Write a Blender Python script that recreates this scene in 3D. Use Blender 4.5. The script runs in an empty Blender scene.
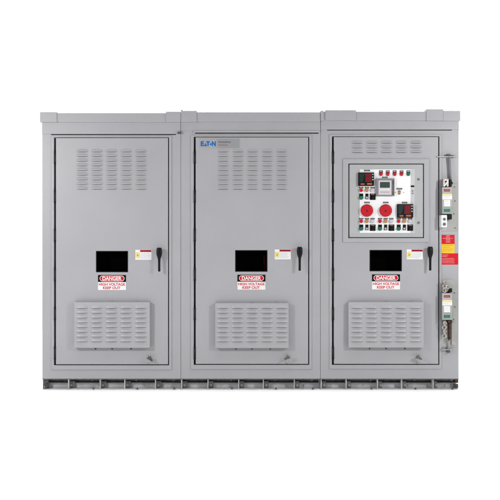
import bpy, bmesh, math, random
from mathutils import Vector, Matrix

random.seed(4)
sc = bpy.context.scene
COL = sc.collection

# ------------------------------------------------------------------ camera
S = 0.009            # metres per photograph pixel on the cabinet front
D = 7.0              # camera distance from the cabinet fronts
CAMZ = 140 * S
cd = bpy.data.cameras.new("camera")
cam = bpy.data.objects.new("camera", cd)
COL.objects.link(cam)
cam.location = (0, -D, CAMZ)
cam.rotation_euler = (math.radians(90), 0, 0)
cd.sensor_width = 36
cd.lens = 36 * D / (500 * S)
cd.clip_end = 200
sc.camera = cam

# ------------------------------------------------------------------ world: white behind, dimmed in front by an added gradient to keep lamp contrast
w = bpy.data.worlds.new("World")
sc.world = w
w.use_nodes = True
nt = w.node_tree
nt.nodes.clear()
out = nt.nodes.new("ShaderNodeOutputWorld")
bg = nt.nodes.new("ShaderNodeBackground")
tc = nt.nodes.new("ShaderNodeTexCoord")
sp = nt.nodes.new("ShaderNodeSeparateXYZ")
mr = nt.nodes.new("ShaderNodeMapRange")
mr.inputs['From Min'].default_value = -0.60
mr.inputs['From Max'].default_value = -0.20
mr.inputs['To Min'].default_value = 0.02
mr.inputs['To Max'].default_value = 1.08
bg.inputs['Color'].default_value = (1, 1, 1, 1)
nt.links.new(tc.outputs['Generated'], sp.inputs[0])
nt.links.new(sp.outputs['Y'], mr.inputs['Value'])
nt.links.new(mr.outputs[0], bg.inputs['Strength'])
nt.links.new(bg.outputs[0], out.inputs[0])


# ------------------------------------------------------------------ studio lamps and added floor lights
def area(name, loc, target, size, size_y, power, col=(1, 1, 1)):
    l = bpy.data.lights.new(name, 'AREA')
    l.shape = 'RECTANGLE'
    l.size = size
    l.size_y = size_y
    l.energy = power
    l.color = col
    o = bpy.data.objects.new(name, l)
    o.location = loc
    o.rotation_euler = (Vector(target) - Vector(loc)).to_track_quat('-Z', 'Y').to_euler()
    COL.objects.link(o)
    return o


area("studio_softbox", (-3.4, -3.05, 2.45), (1.0, 0, 1.0), 0.42, 0.42, 113)
area("studio_softbox", (3.4, -3.05, 2.45), (-1.0, 0, 1.0), 0.42, 0.42, 107)
oh = area("added_floor_light", (0, -2.0, 4.6), (0, -1.7, 0), 6.0, 1.6, 32)  # overhead lamp added to whiten the floor in front
oh.data.spread = math.radians(70)
area("added_rear_floor_light", (0, 3.0, 5.6), (0, 2.6, 0), 9.0, 3.0, 700)  # added lamp behind the cabinets that whitens the rear floor

sc.view_settings.view_transform = 'Standard'
sc.view_settings.look = 'None'
sc.view_settings.exposure = 0
sc.view_settings.gamma = 1
sc.view_settings.use_curve_mapping = False


# ------------------------------------------------------------------ materials
def mat(name, col, rough=0.5, metal=0.0, spec=0.15, vary=0.0, vscale=3.0, bump=0.0, bscale=120, emit=None, es=0.0):
    m = bpy.data.materials.new(name)
    m.use_nodes = True
    t = m.node_tree
    b = t.nodes["Principled BSDF"]
    b.inputs['Base Color'].default_value = (*col, 1)
    b.inputs['Roughness'].default_value = rough
    b.inputs['Metallic'].default_value = metal
    b.inputs['Specular IOR Level'].default_value = spec
    if emit:
        b.inputs['Emission Color'].default_value = (*emit, 1)
        b.inputs['Emission Strength'].default_value = es
    if vary or bump:
        c = t.nodes.new("ShaderNodeTexCoord")
    if vary:
        n = t.nodes.new("ShaderNodeTexNoise")
        n.inputs['Scale'].default_value = vscale
        n.inputs['Detail'].default_value = 6
        r = t.nodes.new("ShaderNodeMapRange")
        r.inputs['From Min'].default_value = 0.3
        r.inputs['From Max'].default_value = 0.7
        r.inputs['To Min'].default_value = 1 - vary
        r.inputs['To Max'].default_value = 1 + vary
        x = t.nodes.new("ShaderNodeVectorMath")
        x.operation = 'SCALE'
        x.inputs[0].default_value = col
        t.links.new(c.outputs['Object'], n.inputs['Vector'])
        t.links.new(n.outputs['Fac'], r.inputs['Value'])
        t.links.new(r.outputs[0], x.inputs['Scale'])
        t.links.new(x.outputs[0], b.inputs['Base Color'])
        r2 = t.nodes.new("ShaderNodeMapRange")
        r2.inputs['To Min'].default_value = rough - 0.06
        r2.inputs['To Max'].default_value = rough + 0.06
        t.links.new(n.outputs['Fac'], r2.inputs['Value'])
        t.links.new(r2.outputs[0], b.inputs['Roughness'])
    if bump:
        n2 = t.nodes.new("ShaderNodeTexNoise")
        n2.inputs['Scale'].default_value = bscale
        n2.inputs['Detail'].default_value = 2
        bp = t.nodes.new("ShaderNodeBump")
        bp.inputs['Strength'].default_value = bump
        bp.inputs['Distance'].default_value = 0.002
        t.links.new(c.outputs['Object'], n2.inputs['Vector'])
        t.links.new(n2.outputs['Fac'], bp.inputs['Height'])
        t.links.new(bp.outputs[0], b.inputs['Normal'])
    return m


M = {}
M['paint'] = mat('grey_paint', (0.290, 0.289, 0.304), 0.41, 0, 0.4, vary=0.03, vscale=2.2, bump=0.05, bscale=60)
M['paint_warm'] = mat('warm_grey_paint', (0.285, 0.284, 0.268), 0.45, 0, 0.4, vary=0.05, vscale=9)
M['panel'] = mat('panel_grey', (0.315, 0.318, 0.322), 0.5, 0, 0.3, vary=0.02)
M['black'] = mat('black_plastic', (0.006, 0.006, 0.007), 0.42, 0, 0.12)
M['black_print'] = mat('black_print', (0.006, 0.006, 0.007), 0.7, 0, 0.05)
M['panel_light'] = mat('panel_light_grey', (0.40, 0.40, 0.405), 0.5, 0, 0.3)
M['gasket'] = mat('black_gasket_and_shade', (0.085, 0.085, 0.09), 0.9, 0, 0.1)
M['hinge'] = mat('hinge_black', (0.008, 0.008, 0.009), 0.5, 0, 0.2)
M['steel'] = mat('zinc_steel', (0.29, 0.285, 0.275), 0.48, 0.5, vary=0.12, vscale=40)
M['dark_steel'] = mat('dark_steel', (0.075, 0.075, 0.078), 0.6, 0.2, vary=0.3, vscale=25)
M['tab_steel_and_shade'] = mat('tab_steel_and_shade', (0.15, 0.15, 0.155), 0.6, 0.1, vary=0.25, vscale=25)
M['throat_shade'] = mat('louver_throat_shade', (0.06, 0.06, 0.063), 0.8)
M['latch'] = mat('latch_steel', (0.13, 0.115, 0.105), 0.45, 0.3, vary=0.3, vscale=60)
M['chrome'] = mat('chrome', (0.37, 0.335, 0.31), 0.36, 0.6, vary=0.2, vscale=50)
M['base'] = mat('galvanised_base', (0.46, 0.46, 0.47), 0.5, 0.1, vary=0.16, vscale=14)
M['brown'] = mat('bronze_rod', (0.055, 0.035, 0.025), 0.4, 0.4, vary=0.3, vscale=40)
M['brass'] = mat('brass', (0.30, 0.22, 0.12), 0.4, 0.5)
M['white'] = mat('white_label', (0.60, 0.60, 0.605), 0.5, 0, 0.3)
M['plate_white'] = mat('white_plate', (0.66, 0.66, 0.665), 0.4, 0, 0.4)
M['lens_white'] = mat('white_lens', (0.40, 0.385, 0.43), 0.25)
M['red'] = mat('red_plastic', (0.37, 0.008, 0.016), 0.42, 0, 0.18)
M['red_print'] = mat('red_print', (0.46, 0.008, 0.016), 0.55, 0, 0.12)
M['dark_red'] = mat('dark_red', (0.085, 0.008, 0.012), 0.5)
M['pink_print'] = mat('pink_print', (0.55, 0.20, 0.20), 0.5)
M['yellow'] = mat('yellow_print', (0.62, 0.40, 0.01), 0.5, 0, 0.3)
M['pale_yellow'] = mat('pale_yellow_print', (0.56, 0.50, 0.24), 0.5)
M['pale_pink'] = mat('pale_pink_print', (0.34, 0.30, 0.305), 0.5)
M['green'] = mat('green_plastic', (0.010, 0.12, 0.06), 0.4)
M['pale_green'] = mat('pale_green_print', (0.20, 0.27, 0.235), 0.5)
M['dark_green'] = mat('dark_green_print', (0.010, 0.06, 0.042), 0.5)
M['amber'] = mat('amber_plastic', (0.33, 0.17, 0.055), 0.35)
M['orange'] = mat('orange_print', (0.34, 0.085, 0.03), 0.5)
M['brick'] = mat('brick_print', (0.24, 0.10, 0.075), 0.5)
M['blue'] = mat('blue_print', (0.003, 0.105, 0.36), 0.5)
M['grey_print'] = mat('grey_print', (0.34, 0.34, 0.36), 0.5)
M['dark_print'] = mat('dark_print', (0.05, 0.05, 0.055), 0.5)
M['relay_grey'] = mat('relay_grey', (0.17, 0.163, 0.185), 0.45)
M['relay_face'] = mat('relay_face', (0.46, 0.43, 0.44), 0.5)
M['lcd'] = mat('lcd_green', (0.022, 0.05, 0.035), 0.4, 0, 0.2)
M['meter_green'] = mat('meter_green_glare', (0.009, 0.022, 0.021), 0.4, 0, 0.2)
M['led'] = mat('red_led', (0.10, 0.004, 0.008), 0.4, emit=(0.9, 0.02, 0.05), es=0.10)
M['floor'] = mat('white_floor', (0.93, 0.93, 0.93), 0.9, 0, 0.0, vary=0.01)
M['foil'] = mat('nameplate_foil', (0.29, 0.292, 0.302), 0.4, 0.1)
M['foil_dark'] = mat('nameplate_foil_end', (0.262, 0.265, 0.278), 0.4, 0.2)
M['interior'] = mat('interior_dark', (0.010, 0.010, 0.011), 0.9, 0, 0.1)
M['window_red'] = mat('red_rod', (0.42, 0.02, 0.02), 0.4)


def glass():
    m = bpy.data.materials.new('window_glass')
    m.use_nodes = True
    t = m.node_tree
    t.nodes.clear()
    o = t.nodes.new("ShaderNodeOutputMaterial")
    tr = t.nodes.new("ShaderNodeBsdfTransparent")
    tr.inputs[0].default_value = (0.55, 0.55, 0.55, 1)
    gl = t.nodes.new("ShaderNodeBsdfGlossy")
    gl.inputs['Roughness'].default_value = 0.03
    mx = t.nodes.new("ShaderNodeMixShader")
    mx.inputs[0].default_value = 0.012
    t.links.new(tr.outputs[0], mx.inputs[1])
    t.links.new(gl.outputs[0], mx.inputs[2])
    t.links.new(mx.outputs[0], o.inputs[0])
    return m


M['glass'] = glass()


# ------------------------------------------------------------------ mesh helpers
def PX(px, d=0.0):
    return (px - 250) * S * (D - d) / D


def PZ(py, d=0.0):
    return CAMZ + (250 - py) * S * (D - d) / D


class MB:
    """collects shapes with materials into ONE mesh object"""

    def __init__(self):
        self.bm = bmesh.new()
        self.mats = []

    def mi(self, m):
        m = M[m]
        if m not in self.mats:
            self.mats.append(m)
        return self.mats.index(m)

    def _add(self, tmp, m, smooth=False):
        i = self.mi(m)
        me = bpy.data.meshes.new("t")
        for f in tmp.faces:
            f.material_index = i
            f.smooth = smooth
        bmesh.ops.recalc_face_normals(tmp, faces=tmp.faces[:])
        tmp.to_mesh(me)
        tmp.free()
        self.bm.from_mesh(me)
        bpy.data.meshes.remove(me)

    # box in world metres: x0..x1, protrusion d0..d1 (towards camera), z0..z1
    def wbox(self, x0, x1, d0, d1, z0, z1, m, bev=0.0, seg=2, mtx=None):
        b = bmesh.new()
        bmesh.ops.create_cube(b, size=1)
        for v in b.verts:
            v.co = Vector(((x0 + x1) / 2 + v.co.x * abs(x1 - x0), -((d0 + d1) / 2) + v.co.y * abs(d1 - d0),
                           (z0 + z1) / 2 + v.co.z * abs(z1 - z0)))
        if bev:
            bmesh.ops.bevel(b, geom=b.edges[:], offset=bev, segments=seg, profile=0.5, affect='EDGES')
        if mtx:
            bmesh.ops.transform(b, matrix=mtx, verts=b.verts[:])
        self._add(b, m)

    # box given by the photograph's rectangle of its front face
    def box(self, px0, px1, py0, py1, d0, d1, m, bev=0.0, seg=2):
        self.wbox(PX(px0, d1), PX(px1, d1), d0, d1, PZ(py1, d1), PZ(py0, d1), m, bev, seg)

    def quad(self, px0, px1, py0, py1, d, m):
        b = bmesh.new()
        vs = [b.verts.new((PX(x, d), -d, PZ(y, d))) for x, y in ((px0, py1), (px1, py1), (px1, py0), (px0, py0))]
        b.faces.new(vs)
        i = self.mi(m)
        b.faces[:][0].material_index = i
        me = bpy.data.meshes.new("t")
        b.to_mesh(me)
        b.free()
        self.bm.from_mesh(me)
        bpy.data.meshes.remove(me)

    # plate with rectangular openings; front at d1, back at d0, all in photograph pixels
    def plate(self, rect, holes, d0, d1, m):
        xs = sorted({rect[0], rect[1], *[h[0] for h in holes], *[h[1] for h in holes]})
        ys = sorted({rect[2], rect[3], *[h[2] for h in holes], *[h[3] for h in holes]})
        b = bmesh.new()
        F = {}
        B = {}
        for x in xs:
            for y in ys:
                F[x, y] = b.verts.new((PX(x, d1), -d1, PZ(y, d1)))
                B[x, y] = b.verts.new((PX(x, d1), -d0, PZ(y, d1)))

        def solid(i, j):
            if i < 0 or j < 0 or i >= len(xs) - 1 or j >= len(ys) - 1:
                return False
            cx = (xs[i] + xs[i + 1]) / 2
            cy = (ys[j] + ys[j + 1]) / 2
            return not any(h[0] < cx < h[1] and h[2] < cy < h[3] for h in holes)

        for i in range(len(xs) - 1):
            for j in range(len(ys) - 1):
                if not solid(i, j):
                    continue
                a, c, e, g = (xs[i], ys[j + 1]), (xs[i + 1], ys[j + 1]), (xs[i + 1], ys[j]), (xs[i], ys[j])
                b.faces.new([F[a], F[c], F[e], F[g]])
                b.faces.new([B[g], B[e], B[c], B[a]])
                for p, q, di, dj in ((a, c, 0, 1), (c, e, 1, 0), (e, g, 0, -1), (g, a, -1, 0)):
                    if not solid(i + di, j + dj):
                        b.faces.new([F[q], F[p], B[p], B[q]])
        for v in [v for v in b.verts if not v.link_faces]:
            b.verts.remove(v)
        self._add(b, m)

    # pressed louver, open at the bottom
    def louver(self, px0, px1, py0, py1, d, h, m='paint', shade_slot='throat_shade'):
        b = bmesh.new()
        nu, nv = 14, 5
        g = {}
        for i in range(nu + 1):
            u = -1 + 2 * i / nu
            u = math.copysign(abs(u) ** 0.7, u)
            for j in range(nv + 1):
                v = j / nv
                e = max(0.0, 1 - abs(u) ** 3.2)
                dd = d - 0.0006 + h * (e ** 0.7) * math.sin(v * math.pi / 2)
                px = (px0 + px1) / 2 + u * (px1 - px0) / 2
                py = py1 - (py1 - py0) * (1 - v) * (0.35 + 0.65 * e ** 0.5)
                g[i, j] = b.verts.new((PX(px, d), -dd, PZ(py, d)))
        for i in range(nu):
            for j in range(nv):
                b.faces.new([g[i, j + 1], g[i + 1, j + 1], g[i + 1, j], g[i, j]])
        k = self.mi(m)
        for f in b.faces:
            f.smooth = True
            f.material_index = k
        # dark face closing the opening under the lip; shade put into its colour
        k2 = self.mi(shade_slot)
        top = []
        for i in range(nu + 1):
            c = g[i, nv].co
            k3 = min(1.0, 1.6 * (1 - abs(-1 + 2 * i / nu)))
            top.append((b.verts.new((c.x, c.y + 0.0012, c.z + 0.0004)), b.verts.new((c.x, -(d + 0.0006 * k3 - 0.0002), c.z - 0.0036 * k3))))
        for i in range(nu):
            f = b.faces.new([top[i][0], top[i + 1][0], top[i + 1][1], top[i][1]])
            f.material_index = k2
        me = bpy.data.meshes.new("t")
        b.to_mesh(me)
        b.free()
        self.bm.from_mesh(me)
        bpy.data.meshes.remove(me)

    # cylinder whose axis points at the camera (photograph pixel centre and radius)
    def disc(self, px, py, r, d0, d1, m, bev=0.0, n=28):
        b = bmesh.new()
        bmesh.ops.create_cone(b, cap_ends=True, segments=n, radius1=r * S, radius2=r * S, depth=d1 - d0)
        bmesh.ops.transform(b, matrix=Matrix.Translation((PX(px, d1), -(d0 + d1) / 2, PZ(py, d1))) @
                            Matrix.Rotation(math.radians(90), 4, 'X'), verts=b.verts[:])
        if bev:
            ed = [e for e in b.edges if len(e.link_faces) == 2 and max(len(f.verts) for f in e.link_faces) > 4]
            bmesh.ops.bevel(b, geom=ed, offset=bev, segments=2, profile=0.5, affect='EDGES')
        self._add(b, m)

    def tube(self, pts, r, m, n=10):
        """tube through photograph points (px, py, d)"""
        P = [Vector((PX(a, c), -c, PZ(bb, c))) for a, bb, c in pts]
        b = bmesh.new()
        rings = []
        for i, p in enumerate(P):
            t = (P[min(i + 1, len(P) - 1)] - P[max(i - 1, 0)]).normalized()
            s = t.orthogonal().normalized() if i == 0 else (s - t * s.dot(t)).normalized()
            q = t.cross(s)
            rings.append([b.verts.new(p + (s * math.cos(2 * math.pi * k / n) + q * math.sin(2 * math.pi * k / n)) * r * S)
                          for k in range(n)])
        for i in range(len(P) - 1):
            for k in range(n):
                b.faces.new([rings[i][k], rings[i][(k + 1) % n], rings[i + 1][(k + 1) % n], rings[i + 1][k]])
        b.faces.new(rings[0])
        b.faces.new(rings[-1])
        self._add(b, m, True)

    def ring(self, px, py, d, R, r, m, tilt=0.0, turn=0.0, sy=1.0):
        """a torus link: facing the camera, then turned about z and tilted about y"""
        b = bmesh.new()
        n, k = 20, 8
        vs = [[b.verts.new(((R + r * math.cos(2 * math.pi * j / k)) * math.cos(2 * math.pi * i / n) * S,
                            r * math.sin(2 * math.pi * j / k) * S,
                            (R + r * math.cos(2 * math.pi * j / k)) * math.sin(2 * math.pi * i / n) * S * sy))
               for j in range(k)] for i in range(n)]
        for i in range(n):
            for j in range(k):
                b.faces.new([vs[i][j], vs[(i + 1) % n][j], vs[(i + 1) % n][(j + 1) % k], vs[i][(j + 1) % k]])
        bmesh.ops.transform(b, matrix=Matrix.Translation((PX(px, d), -d, PZ(py, d))) @ Matrix.Rotation(turn, 4, 'Z') @
                            Matrix.Rotation(tilt, 4, 'Y'), verts=b.verts[:])
        self._add(b, m, True)

    def loft(self, secs, m, n=20, e=2.6):
        """stack of rounded sections: (px, py, half width px, d centre, half depth m)"""
        b = bmesh.new()
        rings = []
        for px, py, hw, dc, hd in secs:
            r = []
            for k in range(n):
                a = 2 * math.pi * k / n
                c, s = math.cos(a), math.sin(a)
                r.append(b.verts.new((PX(px, dc) + math.copysign(abs(c) ** (2 / e), c) * hw * S,
                                      -dc - math.copysign(abs(s) ** (2 / e), s) * hd, PZ(py, dc))))
            rings.append(r)
        for i in range(len(rings) - 1):
            for k in range(n):
                b.faces.new([rings[i][k], rings[i][(k + 1) % n], rings[i + 1][(k + 1) % n], rings[i + 1][k]])
        b.faces.new(rings[0])
        b.faces.new(rings[-1])
        self._add(b, m, True)

    def shape(self, pts, d0, d1, m):
        """flat outline in photograph pixels, extruded d0..d1"""
        b = bmesh.new()
        f = [b.verts.new((PX(x, d1), -d1, PZ(y, d1))) for x, y in pts]
        r = [b.verts.new((PX(x, d1), -d0, PZ(y, d1))) for x, y in pts]
        b.faces.new(f)
        b.faces.new(r[::-1])
        for i in range(len(pts)):
            j = (i + 1) % len(pts)
            b.faces.new([f[i], r[i], r[j], f[j]])
        self._add(b, m)

    def text(self, s, px0, px1, py0, py1, d, m, bold=0.0, space=1.0):
        cu = bpy.data.curves.new("t", 'FONT')
        cu.body = s
        cu.offset = bold
        cu.space_character = space
        o = bpy.data.objects.new("t", cu)
        COL.objects.link(o)
        dg = bpy.context.evaluated_depsgraph_get()
        me = bpy.data.meshes.new_from_object(o.evaluated_get(dg))
        bpy.data.objects.remove(o)
        xs = [v.co.x for v in me.vertices]
        ys = [v.co.y for v in me.vertices]
        x0, x1, y0, y1 = min(xs), max(xs), min(ys), max(ys)
        for v in me.vertices:
            a = px0 + (v.co.x - x0) / (x1 - x0) * (px1 - px0)
            c = py1 - (v.co.y - y0) / (y1 - y0) * (py1 - py0)
            v.co = Vector((PX(a, d), -d, PZ(c, d)))
        i = self.mi(m)
        for p in me.polygons:
            p.material_index = i
        self.bm.from_mesh(me)
        bpy.data.meshes.remove(me)
        bpy.data.curves.remove(cu)

    def bars(self, px0, px1, py0, py1, rows, d, m, fill=0.45, ragged=0.35):
        """rows of unreadable small print"""
        st = (py1 - py0) / rows
        for r in range(rows):
            x = px0
            end = px1 - random.random() * ragged * (px1 - px0)
            while x < end - 0.3:
                wd = random.uniform(0.5, 1.5)
                self.quad(x, min(x + wd, end), py0 + st * r, py0 + st * (r + fill), d, m)
                x += wd + 0.22

    def build(self, name, parent, label=None, bevel=0.0, origin=None):
        root = parent
        while root and root.parent:
            root = root.parent
        off = Vector(root.location) if root else Vector((0, 0, 0))
        bmesh.ops.translate(self.bm, vec=-off, verts=self.bm.verts[:])
        me = bpy.data.meshes.new(name)
        self.bm.to_mesh(me)
        self.bm.free()
        for m in self.mats:
            me.materials.append(m)
        o = bpy.data.objects.new(name, me)
        COL.objects.link(o)
        o.parent = parent
        if label:
            o["label"] = label
        if bevel:
            bv = o.modifiers.new("edge", 'BEVEL')
            bv.width = bevel
            bv.segments = 2
            bv.limit_method = 'ANGLE'
            bv.angle_limit = math.radians(40)
        return o


def thing(name, label, cat, loc, group=None):
    o = bpy.data.objects.new(name, None)
    o.empty_display_size = 0.2
    COL.objects.link(o)
    o.location = loc
    o["label"] = label
    o["category"] = cat
    if group:
        o["group"] = group
    return o


# ------------------------------------------------------------------ the setting
fb = bmesh.new()
for x, y in ((-9, -9), (9, -9), (9, 5.0), (-9, 5.0)):
    fb.verts.new((x, y, 0))
fb.faces.new(fb.verts[:])
fme = bpy.data.meshes.new("floor")
fb.to_mesh(fme)
fb.free()
fme.materials.append(M['floor'])
floor = bpy.data.objects.new("floor", fme)
COL.objects.link(floor)
floor["kind"] = "structure"

DF = 0.012           # door face
DEPTH = 1.3


# ------------------------------------------------------------------ repeated sub-parts
def hinges(door, px, ys):
    for y in ys:
        b = MB()
        b.tube([(px, y - 5.6, 0.008), (px, y + 5.6, 0.008)], 1.15, 'hinge', 12)
        b.tube([(px, y - 5.9, 0.008), (px, y - 5.5, 0.008)], 1.35, 'hinge', 12)
        b.tube([(px, y + 5.5, 0.008), (px, y + 5.9, 0.008)], 1.35, 'hinge', 12)
        b.build('hinge', door)


def handle(door, px, py):
    b = MB()
    b.disc(px, py + 2.0, 2.0, DF, 0.046, 'black', 0.003)
    dc = 0.060
    b.loft([(px, py - 3.2, 1.5, dc - 0.004, 0.008), (px, py - 2.7, 2.3, dc, 0.014), (px, py - 1.2, 2.75, dc, 0.017),
            (px, py + 1.5, 2.85, dc, 0.018), (px, py + 4.2, 2.6, dc, 0.017), (px, py + 6.6, 1.9, dc, 0.014),
            (px, py + 8.2, 1.35, dc, 0.011), (px, py + 12, 1.15, dc + 0.002, 0.009), (px, py + 18, 1.15, dc + 0.004, 0.009),
            (px, py + 20.2, 1.2, dc + 0.004, 0.009), (px, py + 20.8, 0.7, dc + 0.004, 0.006)], 'black', 20, 2.4)
    b.disc(px, py + 3.2, 0.8, dc + 0.015, dc + 0.0195, 'black', 0.001)
    b.build('handle', door)


def latch(door, px, py, tilt, m, mirror=False):
    b = MB()
    b.disc(px, py, 1.5, DF, DF + 0.008, 'steel', 0.001)
    b.disc(px, py, 0.8, DF, 0.066, m)
    pts = [(-3.0, -0.7), (-1.2, -0.5), (-1.8, -2.6), (-0.3, -1.2), (1.1, -2.6), (1.1, -0.4), (3.1, 1.6), (2.7, 3.5), (0.4, 2.3),
           (-1.0, 1.2), (-2.8, 0.4)]
    if mirror:
        pts = [(-x, y) for x, y in pts][::-1]
    pr = []
    for x, y in pts:
        pr.append((px + x * math.cos(tilt) - y * math.sin(tilt), py + x * math.sin(tilt) + y * math.cos(tilt)))
    b.shape(pr, 0.058, 0.067, m)
    b.disc(px, py, 1.1, 0.058, 0.072, m, 0.001)
    b.tube([(px - 0.6, py + 0.5, 0.060), (px - 1.6, py + 3.5, 0.030), (px - 1.2, py + 6.4, DF + 0.004)], 0.18, 'chrome', 6)
    b.tube([(px + 0.6, py + 0.5, 0.060), (px + 1.2, py + 4.0, 0.030), (px + 0.9, py + 7.6, DF + 0.004)], 0.18, 'steel', 6)
    b.build('wing_latch', door)


def danger_sign(door, x0, y0):
    x1, y1 = x0 + 28, y0 + 15
    b = MB()
    d = DF + 0.0022
    b.box(x0, x1, y0, y1, DF - 0.001, d, 'white')
    b.quad(x0, x1, y0, y0 + 7.0, d + 0.0004, 'black_print')

    def pill(mg, dd, m):
        xa, xb, ya, yb = x0 + 1.6 + mg, x1 - 1.6 - mg, y0 + 0.75 + mg, y0 + 6.25 - mg
        r = (yb - ya) / 2
        pts = [(xb - r + r * math.cos(a), (ya + yb) / 2 + r * math.sin(a)) for a in [math.radians(-90 + 15 * k) for k in range(13)]]
        pts += [(xa + r - r * math.cos(a), (ya + yb) / 2 - r * math.sin(a)) for a in [math.radians(-90 + 15 * k) for k in range(13)]]
        b.shape(pts, dd - 0.0003, dd, m)

    pill(0, d + 0.0009, 'white')
    pill(0.5, d + 0.0014, 'red_print')
    b.text("DANGER", x0 + 4.4, x1 - 4.4, y0 + 1.65, y0 + 5.35, d + 0.0018, 'white', 0.03)
    b.text("HIGH VOLTAGE", x0 + 0.9, x1 - 0.9, y0 + 8.0, y0 + 10.7, d + 0.0005, 'red_print', 0.028)
    b.text("KEEP OUT", x0 + 5.0, x1 - 5.6, y0 + 11.5, y0 + 14.2, d + 0.0005, 'red_print', 0.028)
    b.build('danger_sign', door)


def warning_label(door, x0, y0):
    b = MB()
    d = DF + 0.0018
    b.box(x0, x0 + 16.2, y0, y0 + 10, DF - 0.001, d, 'white')
    b.quad(x0 + 0.2, x0 + 4.6, y0 + 2.4, y0 + 8.2, d + 0.0004, 'pale_yellow')
    b.shape([(x0 + 0.8, y0 + 6.4), (x0 + 2.4, y0 + 3.4), (x0 + 4.0, y0 + 6.4)], d, d + 0.0008, 'yellow')
    b.shape([(x0 + 2.0, y0 + 6.0), (x0 + 2.4, y0 + 4.4), (x0 + 2.8, y0 + 6.0)], d + 0.0006, d + 0.0011, 'dark_print')
    b.quad(x0 + 4.8, x0 + 16.0, y0 + 0.2, y0 + 2.2, d + 0.0004, 'red_print')
    b.bars(x0 + 5.2, x0 + 15.8, y0 + 0.6, y0 + 2.5, 1, d + 0.0008, 'dark_red', 0.6, 0.1)
    b.bars(x0 + 5.2, x0 + 15.6, y0 + 3.2, y0 + 9.4, 5, d + 0.0004, 'grey_print', 0.28)
    b.build('warning_label', door)


def view_window(door, r, red=False):
    x0, x1, y0, y1 = r
    b = MB()
    # dark box behind the pane
    for a in ((x0, x0 + 0.4, y0, y1), (x1 - 0.4, x1, y0, y1)):
        b.box(*a, -0.14, DF - 0.022, 'interior')
    b.box(x0 + 0.4, x1 - 0.4, y0, y0 + 0.4, -0.14, DF - 0.022, 'interior')
    b.box(x0 + 0.4, x1 - 0.4, y1 - 0.4, y1, -0.14, DF - 0.022, 'interior')
    b.box(x0, x1, y0, y1, -0.145, -0.1405, 'interior')
    if red:
        b.tube([(x1 - 3.2, y0 + 5, -0.09), (x1 - 2.6, y1 - 1.5, -0.09)], 0.7, 'window_red', 10)  # red rod behind the pane
    # thin black gasket and the pane
    b.plate((x0, x1, y0, y1), [(x0 + 0.7, x1 - 0.7, y0 + 0.7, y1 - 0.7)], DF - 0.020, DF + 0.001, 'interior')
    b.box(x0 + 0.7, x1 - 0.7, y0 + 0.7, y1 - 0.7, DF - 0.012, DF - 0.006, 'glass')
    b.build('viewing_window', door)


def louvers(door, xs, wd, ys, up, dn, d, h):
    b = MB()
    for x in xs:
        for y in ys:
            b.louver(x, x + wd, y - up, y + dn, d, h)
    return b


def vent_hood(door, x0, x1, y0, y1, xs, ys):
    d = DF + 0.048
    b = louvers(door, xs, 12.3, ys, 2.3, 0.9, d, 0.013)
    t = 0.003
    # pressed hood, dark sheets inside stand in for shade at its bottom edge
    X0, X1, Z0, Z1 = PX(x0, d), PX(x1, d), PZ(y1, d), PZ(y0, d)
    b.wbox(X0, X1, d - t, d, Z0, Z1, 'paint')
    b.wbox(X0, X0 + t, DF - 0.001, d - t, Z0, Z1, 'paint')
    b.wbox(X1 - t, X1, DF - 0.001, d - t, Z0, Z1, 'paint')
    b.wbox(X0 + t, X1 - t, DF - 0.001, d - t, Z1 - t, Z1, 'paint')
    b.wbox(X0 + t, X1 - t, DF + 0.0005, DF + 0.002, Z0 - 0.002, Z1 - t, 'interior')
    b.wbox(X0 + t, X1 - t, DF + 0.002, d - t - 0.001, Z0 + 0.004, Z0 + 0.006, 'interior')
    # small hanging bolts along top and bottom
    for px in (x0 + 0.28 * (x1 - x0), x0 + 0.5 * (x1 - x0), x0 + 0.75 * (x1 - x0)):
        b.disc(px, y1 + 1.2, 0.7, DF - 0.001, DF + 0.006, 'dark_steel')
    for px in (x0 + 0.5 * (x1 - x0), x0 + 0.83 * (x1 - x0)):
        b.disc(px, y0 - 1.5, 0.6, DF - 0.001, DF + 0.004, 'paint')
    b.build('vent_hood', door)


# ------------------------------------------------------------------ cabinet shell
def shell(root, x0, x1, opening, flange, shade_slot, top_y):
    b = MB()
    gl, gr, gt, gb = opening
    b.plate((x0, x1, 113.5, 378.6), [opening, shade_slot], -0.05, 0.0, 'paint')
    # raised flange round the door opening
    fl, fr, ft, fbm = flange
    b.plate((fl, fr, ft, fbm), [(gl - 0.05, gr + 0.05, gt - 0.05, gb + 0.05)], -0.001, 0.007, 'paint')
    X0, X1 = PX(x0), PX(x1)
    zt, zb = PZ(113.5), PZ(378.6)
    b.wbox(X0, X0 + 0.003, -DEPTH, -0.05, zb, zt, 'paint')
    b.wbox(X1 - 0.003, X1, -DEPTH, -0.05, zb, zt, 'paint')
    b.wbox(X0 + 0.003, X1 - 0.003, -DEPTH, -DEPTH + 0.003, zb, zt, 'paint')
    b.wbox(X0 + 0.003, X1 - 0.003, -DEPTH + 0.003, -0.05, zt - 0.003, zt, 'paint')
    b.wbox(X0 + 0.003, X1 - 0.003, -DEPTH + 0.003, -0.05, zb, zb + 0.003, 'paint')
    b.build('housing', root, bevel=0.0022)
    g = MB()
    g.plate((gl - 2, gr + 2, gt - 2, gb + 2), [(gl + 4, gr - 4, gt + 4, gb - 4)], -0.060, -0.0505, 'gasket')
    g.box(shade_slot[0] - 1, shade_slot[1] + 1, shade_slot[2] - 0.7, min(shade_slot[3] + 0.7, gt - 2.1), -0.057, -0.0505, 'gasket')  # strip behind an added slot; its dark tone stands in for roof shade
    g.build('door_gasket_and_shade_strip', root)


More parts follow.
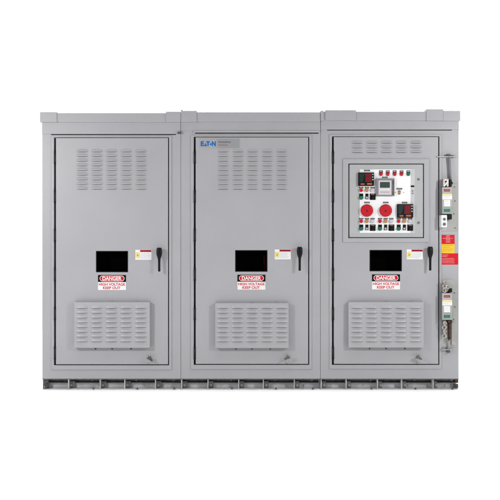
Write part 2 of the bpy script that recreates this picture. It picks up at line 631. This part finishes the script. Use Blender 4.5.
def base(root, x0, x1, ribs, end_left=False, end_right=False):
    b = MB()
    X0, X1 = PX(x0), PX(x1)
    zt = PZ(378.6) - 0.0005
    b.wbox(X0, X1, -0.085, -0.078, 0.0, PZ(382.6, -0.078), 'base')   # web, open above
    b.wbox(X0 + 0.008, X1 - 0.008, -0.125, -0.115, 0.0, zt - 0.008, 'tab_steel_and_shade')  # dark panel added behind the opening; its tone puts shade above the web
    b.wbox(X0, X1, -0.078, -0.006, 0.0, 0.008, 'base')              # bottom flange
    b.wbox(X0, X1, -0.30, -0.002, zt - 0.007, zt, 'tab_steel_and_shade')    # top flange
    b.wbox(X0, X1, -DEPTH, -DEPTH + 0.007, 0.0, zt, 'base')
    b.wbox(X0, X0 + 0.007, -DEPTH + 0.007, -0.085, 0.0, zt, 'base')
    b.wbox(X1 - 0.007, X1, -DEPTH + 0.007, -0.085, 0.0, zt, 'base')
    b.build('base_channel', root)
    for r in ribs:
        g = MB()
        X = PX(r)
        g.wbox(X, X + 0.006, -0.0775, -0.002, 0.0085, zt - 0.0075, 'base', 0.001)
        g.wbox(X + 0.0062, X + 0.05, -0.0775, -0.050, 0.0085, zt - 0.030, 'tab_steel_and_shade', 0.002)
        g.disc(r + 3.2, 385.3, 0.8, -0.050, -0.043, 'steel', 0.001, 6)
        g.disc(r + 3.2, 385.3, 1.2, -0.0505, -0.048, 'base')
        g.build('gusset', root)
    for k, px in enumerate((x0 + 50, x0 + 94, x0 + 131)):
        g = MB()
        g.disc(px, 380.2, 0.9, -0.006, 0.003, 'dark_steel', 0, 6)
        g.build('bolt', root)
        g = MB()
        g.disc(px + 1, 388.5, 1.0, -0.006, 0.002, 'dark_steel', 0, 6)
        g.build('bolt', root)
    if end_left or end_right:
        g = MB()
        px = x0 + 0.6 if end_left else x1 - 4.5
        if end_left:
            g.box(px, px + 5.5, 379.4, 389.0, -0.05, -0.02, 'dark_steel', 0.002)
            g.disc(px + 3.6, 384, 1.0, -0.02, -0.01, 'brown', 0.001)
            g.disc(px + 1.6, 387, 0.7, -0.02, -0.012, 'steel', 0.001)
            g.disc(px + 4.4, 387.4, 0.8, -0.02, -0.012, 'brown', 0.001)
        else:
            g.box(px + 1.0, px + 4.2, 379.4, 383.0, -0.05, -0.012, 'brown', 0.002)
            g.box(px, px + 4.2, 384.2, 388.2, -0.06, -0.03, 'dark_steel', 0.002)
            g.disc(px + 2, 386, 0.7, -0.03, -0.024, 'brown', 0.001)
        g.build('end_bracket', root)


def roof(root, cap, lower, caps, edge, bx, hem=0.0):
    """cap: x0,x1,y0,y1 upper band; lower: x0,x1,y0,y1 drip band; caps: seam covers"""
    b = MB()
    x0, x1, y0, y1 = cap
    dc = 0.022
    zt = PZ(y0, dc)
    b.wbox(PX(x0, dc), PX(x1, dc), -DEPTH - 0.05, dc, PZ(y1, dc), zt, 'paint', 0.004)
    lx0, lx1, ly0, ly1 = lower
    # drip band just inside the cap's face, with an optional hem along its lower edge
    dl = 0.010
    hy = ly1 - (2.0 if hem else 0.0)
    b.wbox(PX(bx[0]) + 0.0006, PX(bx[1]) - 0.0006, 0.0005, dl, PZ(hy, dl), PZ(y1, dc) - 0.0002, 'paint', 0.0015)
    if hem:
        b.wbox(PX(lx0, dl), PX(lx1, dl), 0.0005, dl + hem, PZ(ly1, dl), PZ(hy, dl) - 0.0004, 'paint', 0.0025)
    r = b.build('roof', root)
    for i, (c0, c1, d0, d1) in enumerate(caps):
        s = MB()
        dd = dc + 0.007
        s.wbox(PX(c0, dd), PX(c1, dd), dc + 0.0005, dd, PZ(d1, dd), PZ(d0, dd), 'paint', 0.0015)
        s.wbox(PX(c0, dd), PX(c1, dd), -DEPTH - 0.05, dc + 0.0003, zt + 0.0006, PZ(d0, dd), 'paint', 0.0015)
        s.build('seam_cap', r)
    for px, py in edge:
        s = MB()
        s.wbox(PX(px) - 0.008, PX(px) + 0.008, -0.06, 0.01, zt + 0.001, PZ(py), 'paint', 0.002)
        s.build('lifting_tab', r)


GROUP = "switchgear cabinets standing in a row"
ROWS_TOP = [151 + 4.66 * k for k in range(9)]
ROWS_LOW = [307.2 + 4.76 * k for k in range(8)]
HY = [157.5, 196.2, 235.2, 274.5, 313.8, 353]


def cabinet(x0, x1, label, o, flange, shade_slot, win, sign, warn, hnd, lat, hood, cols, lowcols, rows, panel=None, red=False,
            latch_m='steel', lat_tilt=0.0):
    root = thing('switchgear_cabinet', label, 'electrical cabinet', (PX((x0 + x1) / 2), 0, 0), GROUP)
    shell(root, x0, x1, o, flange, shade_slot, 113)
    gl, gr, gt, gb = o
    d = MB()
    rect = (gl + 1.9, gr - 1.0, gt + 0.55, gb - 0.85)
    d.plate(rect, [win] + ([panel] if panel else []), -0.03, DF, 'paint')
    door = d.build('door', root, bevel=0.002)
    hinges(door, gl + 1.1, HY)
    view_window(door, (win[0] + .02, win[1] - .02, win[2] + .02, win[3] - .02), red)
    danger_sign(door, *sign)
    warning_label(door, *warn)
    handle(door, *hnd)
    latch(door, *lat, lat_tilt, latch_m, red)
    louvers(door, cols, 12.3, rows, 2.2, 0.8, DF, 0.0105).build('louver_vent', door)
    vent_hood(door, *hood, lowcols, ROWS_LOW)
    return root, door


# ================================================================== cabinet with the plain door
c1, d1 = cabinet(
    42.3, 180.65, "grey steel cabinet with wide louvres and no nameplate or control panel", (54.0, 169.0, 137.4, 365.2),
    (51.4, 171.6, 136.0, 369.8), (51, 176, 133.4, 134.9),
    (96, 128, 251, 272.2), (98, 275), (135.3, 249.8), (159.2, 250.8), (149.6, 358.3),
    (74.3, 149.7, 302.3, 347.8), [76.2 + 14.65 * k for k in range(5)], [76.0 + 14.65 * k for k in range(5)], ROWS_TOP,
    latch_m='dark_steel', lat_tilt=0.0)
roof(c1, (40.2, 180.9, 113.0, 122), (50.4, 178.0, 122, 134), [(40.0, 56.8, 112.1, 122.2), (166, 180.6, 111.7, 122)], [], (42.3, 180.65))
base(c1, 42.3, 180.65, [68, 99.6, 124.2, 155], end_left=True)
b = MB()
b.box(177.5, 180.6, 131.6, 133.6, 0.001, 0.03, 'dark_steel', 0.003)
b.build('roof_bolt', c1)

# ================================================================== cabinet with the nameplate
c2, d2 = cabinet(
    180.95, 320.3, "grey steel cabinet carrying a blue lettered nameplate on its door", (193.8, 309.2, 136.8, 364.8),
    (190.8, 311.6, 135.2, 369.3), (195, 318.6, 132.2, 133.6),
    (235.2, 267.4, 250.2, 271.7), (237.4, 274.7), (274.7, 249.4), (299.7, 250.0), (287.6, 357.4),
    (215.3, 288.6, 303.2, 348.0), [217 + 14.65 * k for k in range(5)], [216.8 + 14.65 * k for k in range(5)], ROWS_TOP,
    red=True, latch_m='latch', lat_tilt=0.15)
roof(c2, (181.0, 320.4, 112.2, 121.6), (194, 319.6, 121.6, 132.6), [(181, 196.7, 110.9, 122)], [(181.9, 110.2)], (180.95, 320.3), hem=0.006)
base(c2, 180.95, 320.3, [181.3, 207.6, 238.4, 263, 294])
b = MB()
d = DF + 0.003
b.box(199.6, 239.6, 138.6, 148.2, DF - 0.001, d, 'foil', 0.0008)
b.quad(217, 239.2, 139, 147.9, d + 0.0004, 'foil_dark')
e = d + 0.0009
b.text("E", 200.7, 203.9, 141.2, 146.2, e, 'blue', 0.05)
b.shape([(204.0, 146.2), (205.5, 142.8), (207.0, 146.2)], e - 0.0003, e, 'blue')
b.text("T", 206.2, 209.8, 141.2, 146.2, e, 'blue', 0.05)
b.disc(210.7, 144.2, 0.9, e - 0.0003, e, 'blue')
b.text("N", 211.8, 215.8, 141.2, 146.2, e, 'blue', 0.05)
b.text("Powering Business", 218.4, 230.6, 141.0, 143.2, e, 'dark_print', 0.01)
b.text("Worldwide", 218.4, 227.6, 144.0, 145.8, e, 'brick', 0.01)
b.build('nameplate', d2)

# ================================================================== cabinet with the control panel
PANEL = (348.4, 424.0, 163.6, 238.0)
c3, d3 = cabinet(
    320.6, 458.6, "grey steel cabinet with control panel of meters and red knobs", (332.0, 439.3, 136.4, 364.8),
    (329.4, 441.6, 134.6, 369.0), (327, 452, 128.9, 130.4),
    (369.6, 401.8, 250, 271.2), (372, 274.4), (406.7, 249.4), (430.2, 249.8), (418.6, 357.3),
    (348.6, 423.7, 302.2, 347.5), [351 + 14.67 * k for k in range(5)], [350.6 + 14.67 * k for k in range(5)],
    [142.3, 147.0, 151.7], panel=PANEL, latch_m='latch', lat_tilt=-0.2)
roof(c3, (320.6, 459.6, 111.6, 120.6), (326.2, 453.2, 120.6, 129.6),
     [(320.7, 323.6, 110.8, 120), (325.4, 356, 110.2, 120.2), (426.4, 443.2, 109.3, 120.8), (443.3, 460.2, 110.9, 120.9)], [], (320.6, 458.6))
base(c3, 320.6, 458.6, [321, 346, 377.4, 401.6, 433], end_right=True)

# ---- control panel (a hinged panel of its own in the door)
b = MB()
b.plate((343.0, 429.2, 159.0, 242.2), [(348.3, 424.1, 163.5, 238.1)], DF - 0.0005, DF + 0.010, 'paint')
b.build('panel_frame', d3, bevel=0.002)
b = MB()
PD = 0.010
b.box(349.3, 423.1, 164.4, 237.3, -0.02, PD, 'panel', 0.002)
b.plate((346.5, 426, 161.5, 240), [(356, 416, 171, 230)], -0.0405, -0.0305, 'gasket')
b.box(359.3, 414.8, 169.2, 233.0, PD - 0.001, PD + 0.001, 'panel_light', 0.0004)
b.box(359.8, 410.6, 169.4, 232.8, PD + 0.0011, PD + 0.003, 'plate_white', 0.0006)
for py in (179.3, 222.8):
    b.disc(418.6, py, 1.25, PD, PD + 0.006, 'relay_grey', 0.001)
    b.disc(418.6, py, 0.6, PD + 0.0055, PD + 0.0068, 'dark_steel')
panel = b.build('control_panel', c3)
W = PD + 0.003


def tag(px0, px1, py0, py1):
    t = MB()
    t.box(px0, px1, py0, py1, W - 0.001, W + 0.003, 'black', 0.0005)
    t.bars(px0 + 0.6, px1 - 0.5, py0 + 0.45, py1 - 0.1, 1, W + 0.0034, 'grey_print', 0.55, 0.05)
    t.build('name_tag', panel)


def lamp(px, py, m, r=1.75):
    t = MB()
    t.disc(px, py, r + 0.25, W - 0.001, W + 0.006, 'relay_face', 0.001)
    t.disc(px, py, r, W + 0.005, W + 0.018, m, 0.004)
    t.build('indicator_light', panel)


def meter(x0, x1, y0, y1):
    t = MB()
    f = W + 0.022
    t.box(x0, x1, y0, y1, W - 0.001, f, 'black', 0.003)
    ww, hh = x1 - x0, y1 - y0
    t.shape([(x0 + 1.2, y0 + hh * .72), (x0 + 1.2, y0 + 1.0), (x0 + ww * .42, y0 + 1.0), (x0 + ww * .26, y0 + hh * .72)], f - 0.0005,
            f + 0.0006, 'meter_green')  # green label face; its slanted patch paints the glare
    t.quad(x0 + ww * .44, x0 + ww * .84, y0 + 1.0, y0 + hh * .72, f + 0.0006, 'dark_red')
    for k in range(3):
        ya = y0 + 1.4 + k * hh * .225
        t.text("000", x0 + ww * .48, x0 + ww * .80, ya, ya + hh * .16, f + 0.0011, 'led', 0.03)
    t.bars(x0 + ww * .87, x0 + ww * .97, y0 + 1.4, y0 + hh * .7, 3, f + 0.0006, 'grey_print', 0.4, 0.0)
    t.quad(x0 + ww * .14, x0 + ww * .38, y0 + hh * .82, y0 + hh * .92, f + 0.0006, 'orange')
    t.quad(x0 + ww * .55, x0 + ww * .86, y0 + hh * .80, y0 + hh * .92, f + 0.0006, 'orange')
    t.build('digital_meter', panel)


def cluster(px, py):
    """two rows of three: red, amber and clear lamps over green button, selector and black switch"""
    for k, m in enumerate(('red', 'amber', 'lens_white')):
        tag(px + 5.65 * k - 2.1, px + 5.65 * k + 2.1, py - 3.0, py - 1.7)
        lamp(px + 5.65 * k, py + 0.2, m, 1.75)
    t = MB()
    t.box(px - 1.9, px + 1.9, py + 3.6, py + 7.0, W - 0.001, W + 0.004, 'black', 0.0006)
    t.disc(px, py + 7.6, 2.1, W - 0.001, W + 0.008, 'black', 0.001)
    t.disc(px, py + 7.7, 1.8, W + 0.007, W + 0.020, 'green', 0.003)
    t.build('green_button', panel)
    t = MB()
    q = px + 5.65
    t.box(q - 1.5, q + 1.5, py + 3.6, py + 9.2, W - 0.001, W + 0.004, 'black', 0.0006)
    t.disc(q, py + 7.6, 1.55, W + 0.0035, W + 0.010, 'dark_steel', 0.001)
    t.disc(q, py + 7.7, 0.95, W + 0.0095, W + 0.015, 'lens_white', 0.002)
    t.build('selector_button', panel)
    t = MB()
    q = px + 11.5
    t.box(q - 2.8, q + 2.8, py + 3.5, py + 9.8, W - 0.001, W + 0.008, 'black', 0.001)
    t.box(q - 1.0, q + 1.0, py + 5.0, py + 9.2, W + 0.0075, W + 0.022, 'black', 0.003)
    t.quad(q - 1.6, q + 1.6, py + 4.0, py + 4.5, W + 0.0084, 'pink_print')
    t.build('black_switch', panel)


meter(358.4, 374.2, 172.4, 185.8)
tag(364.2, 369.8, 169.7, 171.1)
meter(397.2, 413.3, 204.0, 217.6)
tag(402.1, 407.2, 201.8, 203.3)
cluster(361.3, 190.0)
for k in range(3):
    cluster(361.3 + 18.75 * k, 221.0)
for px, m in ((381, 'red'), (387.8, 'red'), (394.7, 'red'), (401.6, 'red'), (408.4, 'green')):
    tag(px - 1.8, px + 1.8, 170.4, 173.0)
    t = MB()
    t.loft([(px, 172.6, 1.85, W + 0.007, 0.007), (px, 174.2, 1.85, W + 0.008, 0.008), (px, 175.3, 1.5, W + 0.008, 0.008),
            (px, 175.9, 0.8, W + 0.007, 0.006)], m, 20, 2.4)
    t.build('indicator_light', panel)
for px in (367.0, 385.8):
    t = MB()
    t.disc(px, 210.5, 6.25, W - 0.001, W + 0.012, 'red', 0.002, 48)
    t.disc(px, 210.5, 5.6, W + 0.011, W + 0.034, 'red', 0.006, 48)
    t.disc(px, 210.9, 0.9, W + 0.033, W + 0.036, 'dark_red')
    t.build('red_knob', panel)
    tag(px - 2.7, px + 2.7, 201.8, 203.1)
t = MB()
t.box(376.2, 394.5, 178.4, 196.0, W - 0.001, W + 0.020, 'relay_grey', 0.002)
f = W + 0.020
t.box(378.6, 391.4, 180.4, 194.8, f - 0.001, f + 0.0025, 'relay_face', 0.001)
t.quad(379.9, 389.9, 181.9, 187.8, f + 0.0029, 'dark_print')
t.quad(380.5, 389.3, 182.5, 187.2, f + 0.0034, 'lcd')
for k in range(5):
    for j in range(2):
        t.box(380.4 + 1.9 * k, 381.7 + 1.9 * k, 188.8 + 2.7 * j, 190.1 + 2.7 * j, f + 0.002, f + 0.0045, 'white' if j == 0 else 'pale_pink', 0.0004)
t.box(392.4, 394.0, 180, 195, f - 0.0005, f + 0.001, 'dark_steel')
t.build('protection_relay', panel)
tag(382.2, 387.6, 176.6, 178.0)
t = MB()
t.disc(399.4, 191.6, 1.5, W - 0.001, W + 0.006, 'brass', 0.001)
t.disc(399.4, 193.4, 1.3, W - 0.001, W + 0.008, 'brass', 0.001)
t.box(398.6, 400.2, 191.0, 191.5, W + 0.0055, W + 0.0068, 'dark_print')
t.box(398.7, 400.1, 193.2, 193.7, W + 0.0075, W + 0.0088, 'dark_print')
t.box(395.4, 403.6, 192.1, 192.7, W - 0.001, W + 0.0012, 'plate_white')
t.disc(395.4, 192.4, 0.5, W - 0.001, W + 0.003, 'brass')
t.disc(403.6, 192.4, 0.5, W - 0.001, W + 0.003, 'brass')
t.build('test_jack', panel)
tag(396.6, 402.2, 188.0, 189.5)
t = MB()
t.box(410.8, 414.3, 185.4, 187.1, PD, PD + 0.004, 'black', 0.0005)
t.build('name_tag', panel)
t = MB()
t.box(411.4, 413.9, 189.4, 194.6, PD + 0.0005, PD + 0.004, 'lens_white', 0.001)
t.disc(412.7, 191.0, 0.55, PD + 0.0035, PD + 0.006, 'dark_print')
t.disc(412.7, 193.3, 0.55, PD + 0.0035, PD + 0.006, 'dark_print')
t.build('data_port', panel)


# ---- key interlocks on the right stile of the same cabinet
def lock_body(parent, y, text_m):
    """label stack of one interlock, its top edge at y (about 27 px tall)"""
    t = MB()
    f = 0.085
    t.box(442.0, 452.4, y, y + 27, 0.004, f - 0.004, 'relay_grey', 0.003)  # darker case colour puts shade on the lock's sides
    t.box(442.2, 452.2, y + 0.2, y + 26.8, f - 0.0045, f, 'paint_warm', 0.001)
    t.quad(442.6, 452.0, y + 0.4, y + 6.2, f + 0.0005, 'pale_pink')
    t.box(444.0, 450.0, y + 2.2, y + 4.4, f, f + 0.002, text_m, 0.0005)
    t.bars(444.6, 449.6, y + 2.9, y + 4.2, 1, f + 0.0025, 'pink_print', 0.5, 0.05)
    t.quad(442.3, 452.2, y + 6.8, y + 9.0, f + 0.0005, 'pale_yellow')
    t.quad(442.3, 452.2, y + 9.0, y + 12.4, f + 0.0005, 'white')
    t.bars(443.0, 451.6, y + 9.6, y + 12.0, 2, f + 0.0009, 'grey_print', 0.2)
    t.box(444.0, 450.2, y + 12.9, y + 19.2, f - 0.001, f + 0.004, 'white', 0.001)
    t.bars(445.0, 449.4, y + 14.0, y + 18.4, 3, f + 0.0044, 'grey_print', 0.18)
    t.quad(442.5, 451.8, y + 20.0, y + 26.4, f + 0.0005, 'pale_green')
    t.box(444.0, 449.9, y + 22.2, y + 24.6, f, f + 0.002, 'dark_green', 0.0005)
    t.bars(444.6, 449.4, y + 23.0, y + 24.4, 1, f + 0.0025, 'pale_green', 0.4, 0.05)
    return t.build('lock_body', parent)


# upper interlock
t = MB()
t.box(440.2, 457.6, 183.5, 231.0, 0.0, 0.005, 'paint_warm', 0.002)
for px, py in ((454.6, 187), (455.0, 201), (454.0, 214), (455.0, 228)):
    t.disc(px, py, 0.6, 0.004, 0.007, 'dark_steel')
up = t.build('key_interlock', c3, label='upper key interlock with white key block at its foot')
lock_body(up, 187.0, 'dark_red')
t = MB()
f = 0.088
t.box(443.0, 445.2, 179.2, 186.6, 0.02, f, 'chrome', 0.004)
t.box(446.6, 448.8, 179.2, 186.6, 0.02, f, 'chrome', 0.004)
t.box(443.2, 448.6, 178.6, 181.0, 0.02, f - 0.004, 'chrome', 0.003)
t.tube([(443.4, 186.2, f), (445.6, 184.4, f + 0.004), (446.6, 182.6, f)], 0.9, 'white', 10)
t.build('lock_cylinder', up)
t = MB()
t.box(449.2, 451.9, 179.6, 186.6, 0.005, 0.07, 'black', 0.004)
t.disc(451.4, 183, 1.6, 0.01, 0.074, 'black', 0.003)
t.build('bolt_block', up)
t = MB()
t.box(441.4, 447.1, 215.0, 227.2, 0.004, 0.088, 'white', 0.003)
t.disc(444.4, 219.2, 1.5, 0.087, 0.090, 'relay_grey', 0.001)
t.disc(444.4, 219.2, 0.7, 0.089, 0.094, 'dark_steel', 0.001)
t.disc(444.4, 224.2, 1.7, 0.087, 0.090, 'relay_grey', 0.001)
t.disc(444.4, 224.2, 0.7, 0.089, 0.094, 'dark_steel', 0.001)
t.build('key_block', up)
t = MB()
t.box(447.6, 452.0, 214.2, 219.4, 0.005, 0.06, 'black', 0.004)
t.build('bolt_block', up)
t = MB()
t.tube([(449.0, 157.0, 0.022), (449.9, 168.0, 0.022), (450.6, 180.0, 0.022)], 1.15, 'relay_grey', 12)
t.build('rod', up)
t = MB()
t.box(436.9, 457.2, 156.2, 157.3, DF + 0.0015, 0.026, 'steel', 0.002)
t.box(446.4, 450.8, 154.0, 155.8, DF + 0.002, 0.030, 'dark_steel', 0.003)
t.disc(452.5, 156.6, 1.4, 0.0, 0.012, 'dark_steel', 0.001)
t.build('rod_guide', up)

# lower interlock
t = MB()
arch = [(440.2, 347)] + [(448.8 - 8.6 * math.cos(math.radians(a)), 287.6 - 8.6 * math.sin(math.radians(a))) for a in range(0, 181, 12)] + [(457.4, 347)]
t.shape(arch, 0.0, 0.006, 'paint_warm')
for px, py in ((454.4, 293), (455, 307), (453.6, 319.5)):
    t.disc(px, py, 0.6, 0.005, 0.008, 'dark_steel')
t.box(451.6, 455.2, 322.8, 345.0, 0.005, 0.022, 'paint_warm', 0.002)
lo = t.build('key_interlock', c3, label='lower key interlock with chain links above and below')
lock_body(lo, 293.0, 'dark_red')
t = MB()
for k, (px, py) in enumerate(((445.2, 282.0), (444.6, 286.4), (447.6, 287.0), (444.4, 290.4))):
    t.ring(px, py, 0.075, 1.9, 0.7, 'chrome', 0.5 * k, 0.5 * (-1) ** k, 0.8)
t.disc(445.6, 284.5, 2.2, 0.005, 0.065, 'steel', 0.003)
t.disc(446, 290, 2.2, 0.005, 0.06, 'steel', 0.003)
t.build('key_ring', lo)
t = MB()
t.shape([(448.4, 291.6), (452.0, 288.4), (452.2, 292.2), (448.6, 292.6)], 0.006, 0.072, 'black')
t.build('bolt_block', lo)
t = MB()
for k in range(4):
    t.ring(444.6 + 0.3 * (-1) ** k, 323.0 + 4.3 * k, 0.07, 2.0, 0.75, 'chrome', 0.35 * (-1) ** k, 0.7 * (-1) ** k, 0.9)
    t.disc(444.6, 323.0 + 4.3 * k, 1.4, 0.006, 0.062, 'steel', 0.003)
t.build('key_chain', lo)
t = MB()
t.tube([(449.4, 319.8, 0.05), (449.4, 339.2, 0.05)], 1.7, 'brown', 14)
t.box(447.8, 452.4, 320.2, 323.0, 0.006, 0.07, 'brown', 0.003)
t.tube([(448.8, 339.0, 0.030), (448.7, 350.0, 0.024)], 0.8, 'steel', 10)
t.build('rod', lo)
t = MB()
t.box(441.4, 452.4, 349.2, 350.3, 0.0, 0.03, 'steel', 0.002)
t.box(447.2, 450.2, 350.5, 352.8, 0.0, 0.028, 'dark_steel', 0.003)
t.build('rod_guide', lo)

# ---- stickers between the interlocks
t = MB()
t.box(441.6, 454.6, 234.8, 244.0, 0.0, 0.0012, 'red_print')
t.bars(446.0, 450.4, 235.4, 243.4, 4, 0.0016, 'pink_print', 0.55, 0.1)
t.bars(443.0, 453.2, 238.0, 239.4, 1, 0.0021, 'pink_print', 0.5, 0.05)
t.build('warning_sticker', c3, label='small red sticker with white print above the yellow one')
t = MB()
t.box(441.6, 454.6, 244.1, 253.2, 0.0, 0.0012, 'yellow')
t.bars(443.0, 453.4, 245.2, 252.6, 4, 0.0016, 'amber', 0.22)
t.build('warning_sticker', c3, label='yellow sticker between two red ones')
t = MB()
t.box(439.9, 458.2, 253.4, 264.6, 0.0, 0.0012, 'red_print')
t.bars(441.6, 451.0, 254.6, 257.4, 2, 0.0016, 'pink_print', 0.5)
t.bars(441.6, 456.6, 258.2, 264.0, 4, 0.0016, 'pink_print', 0.4, 0.2)
t.build('warning_sticker', c3, label='wide red sticker with lines of white print')
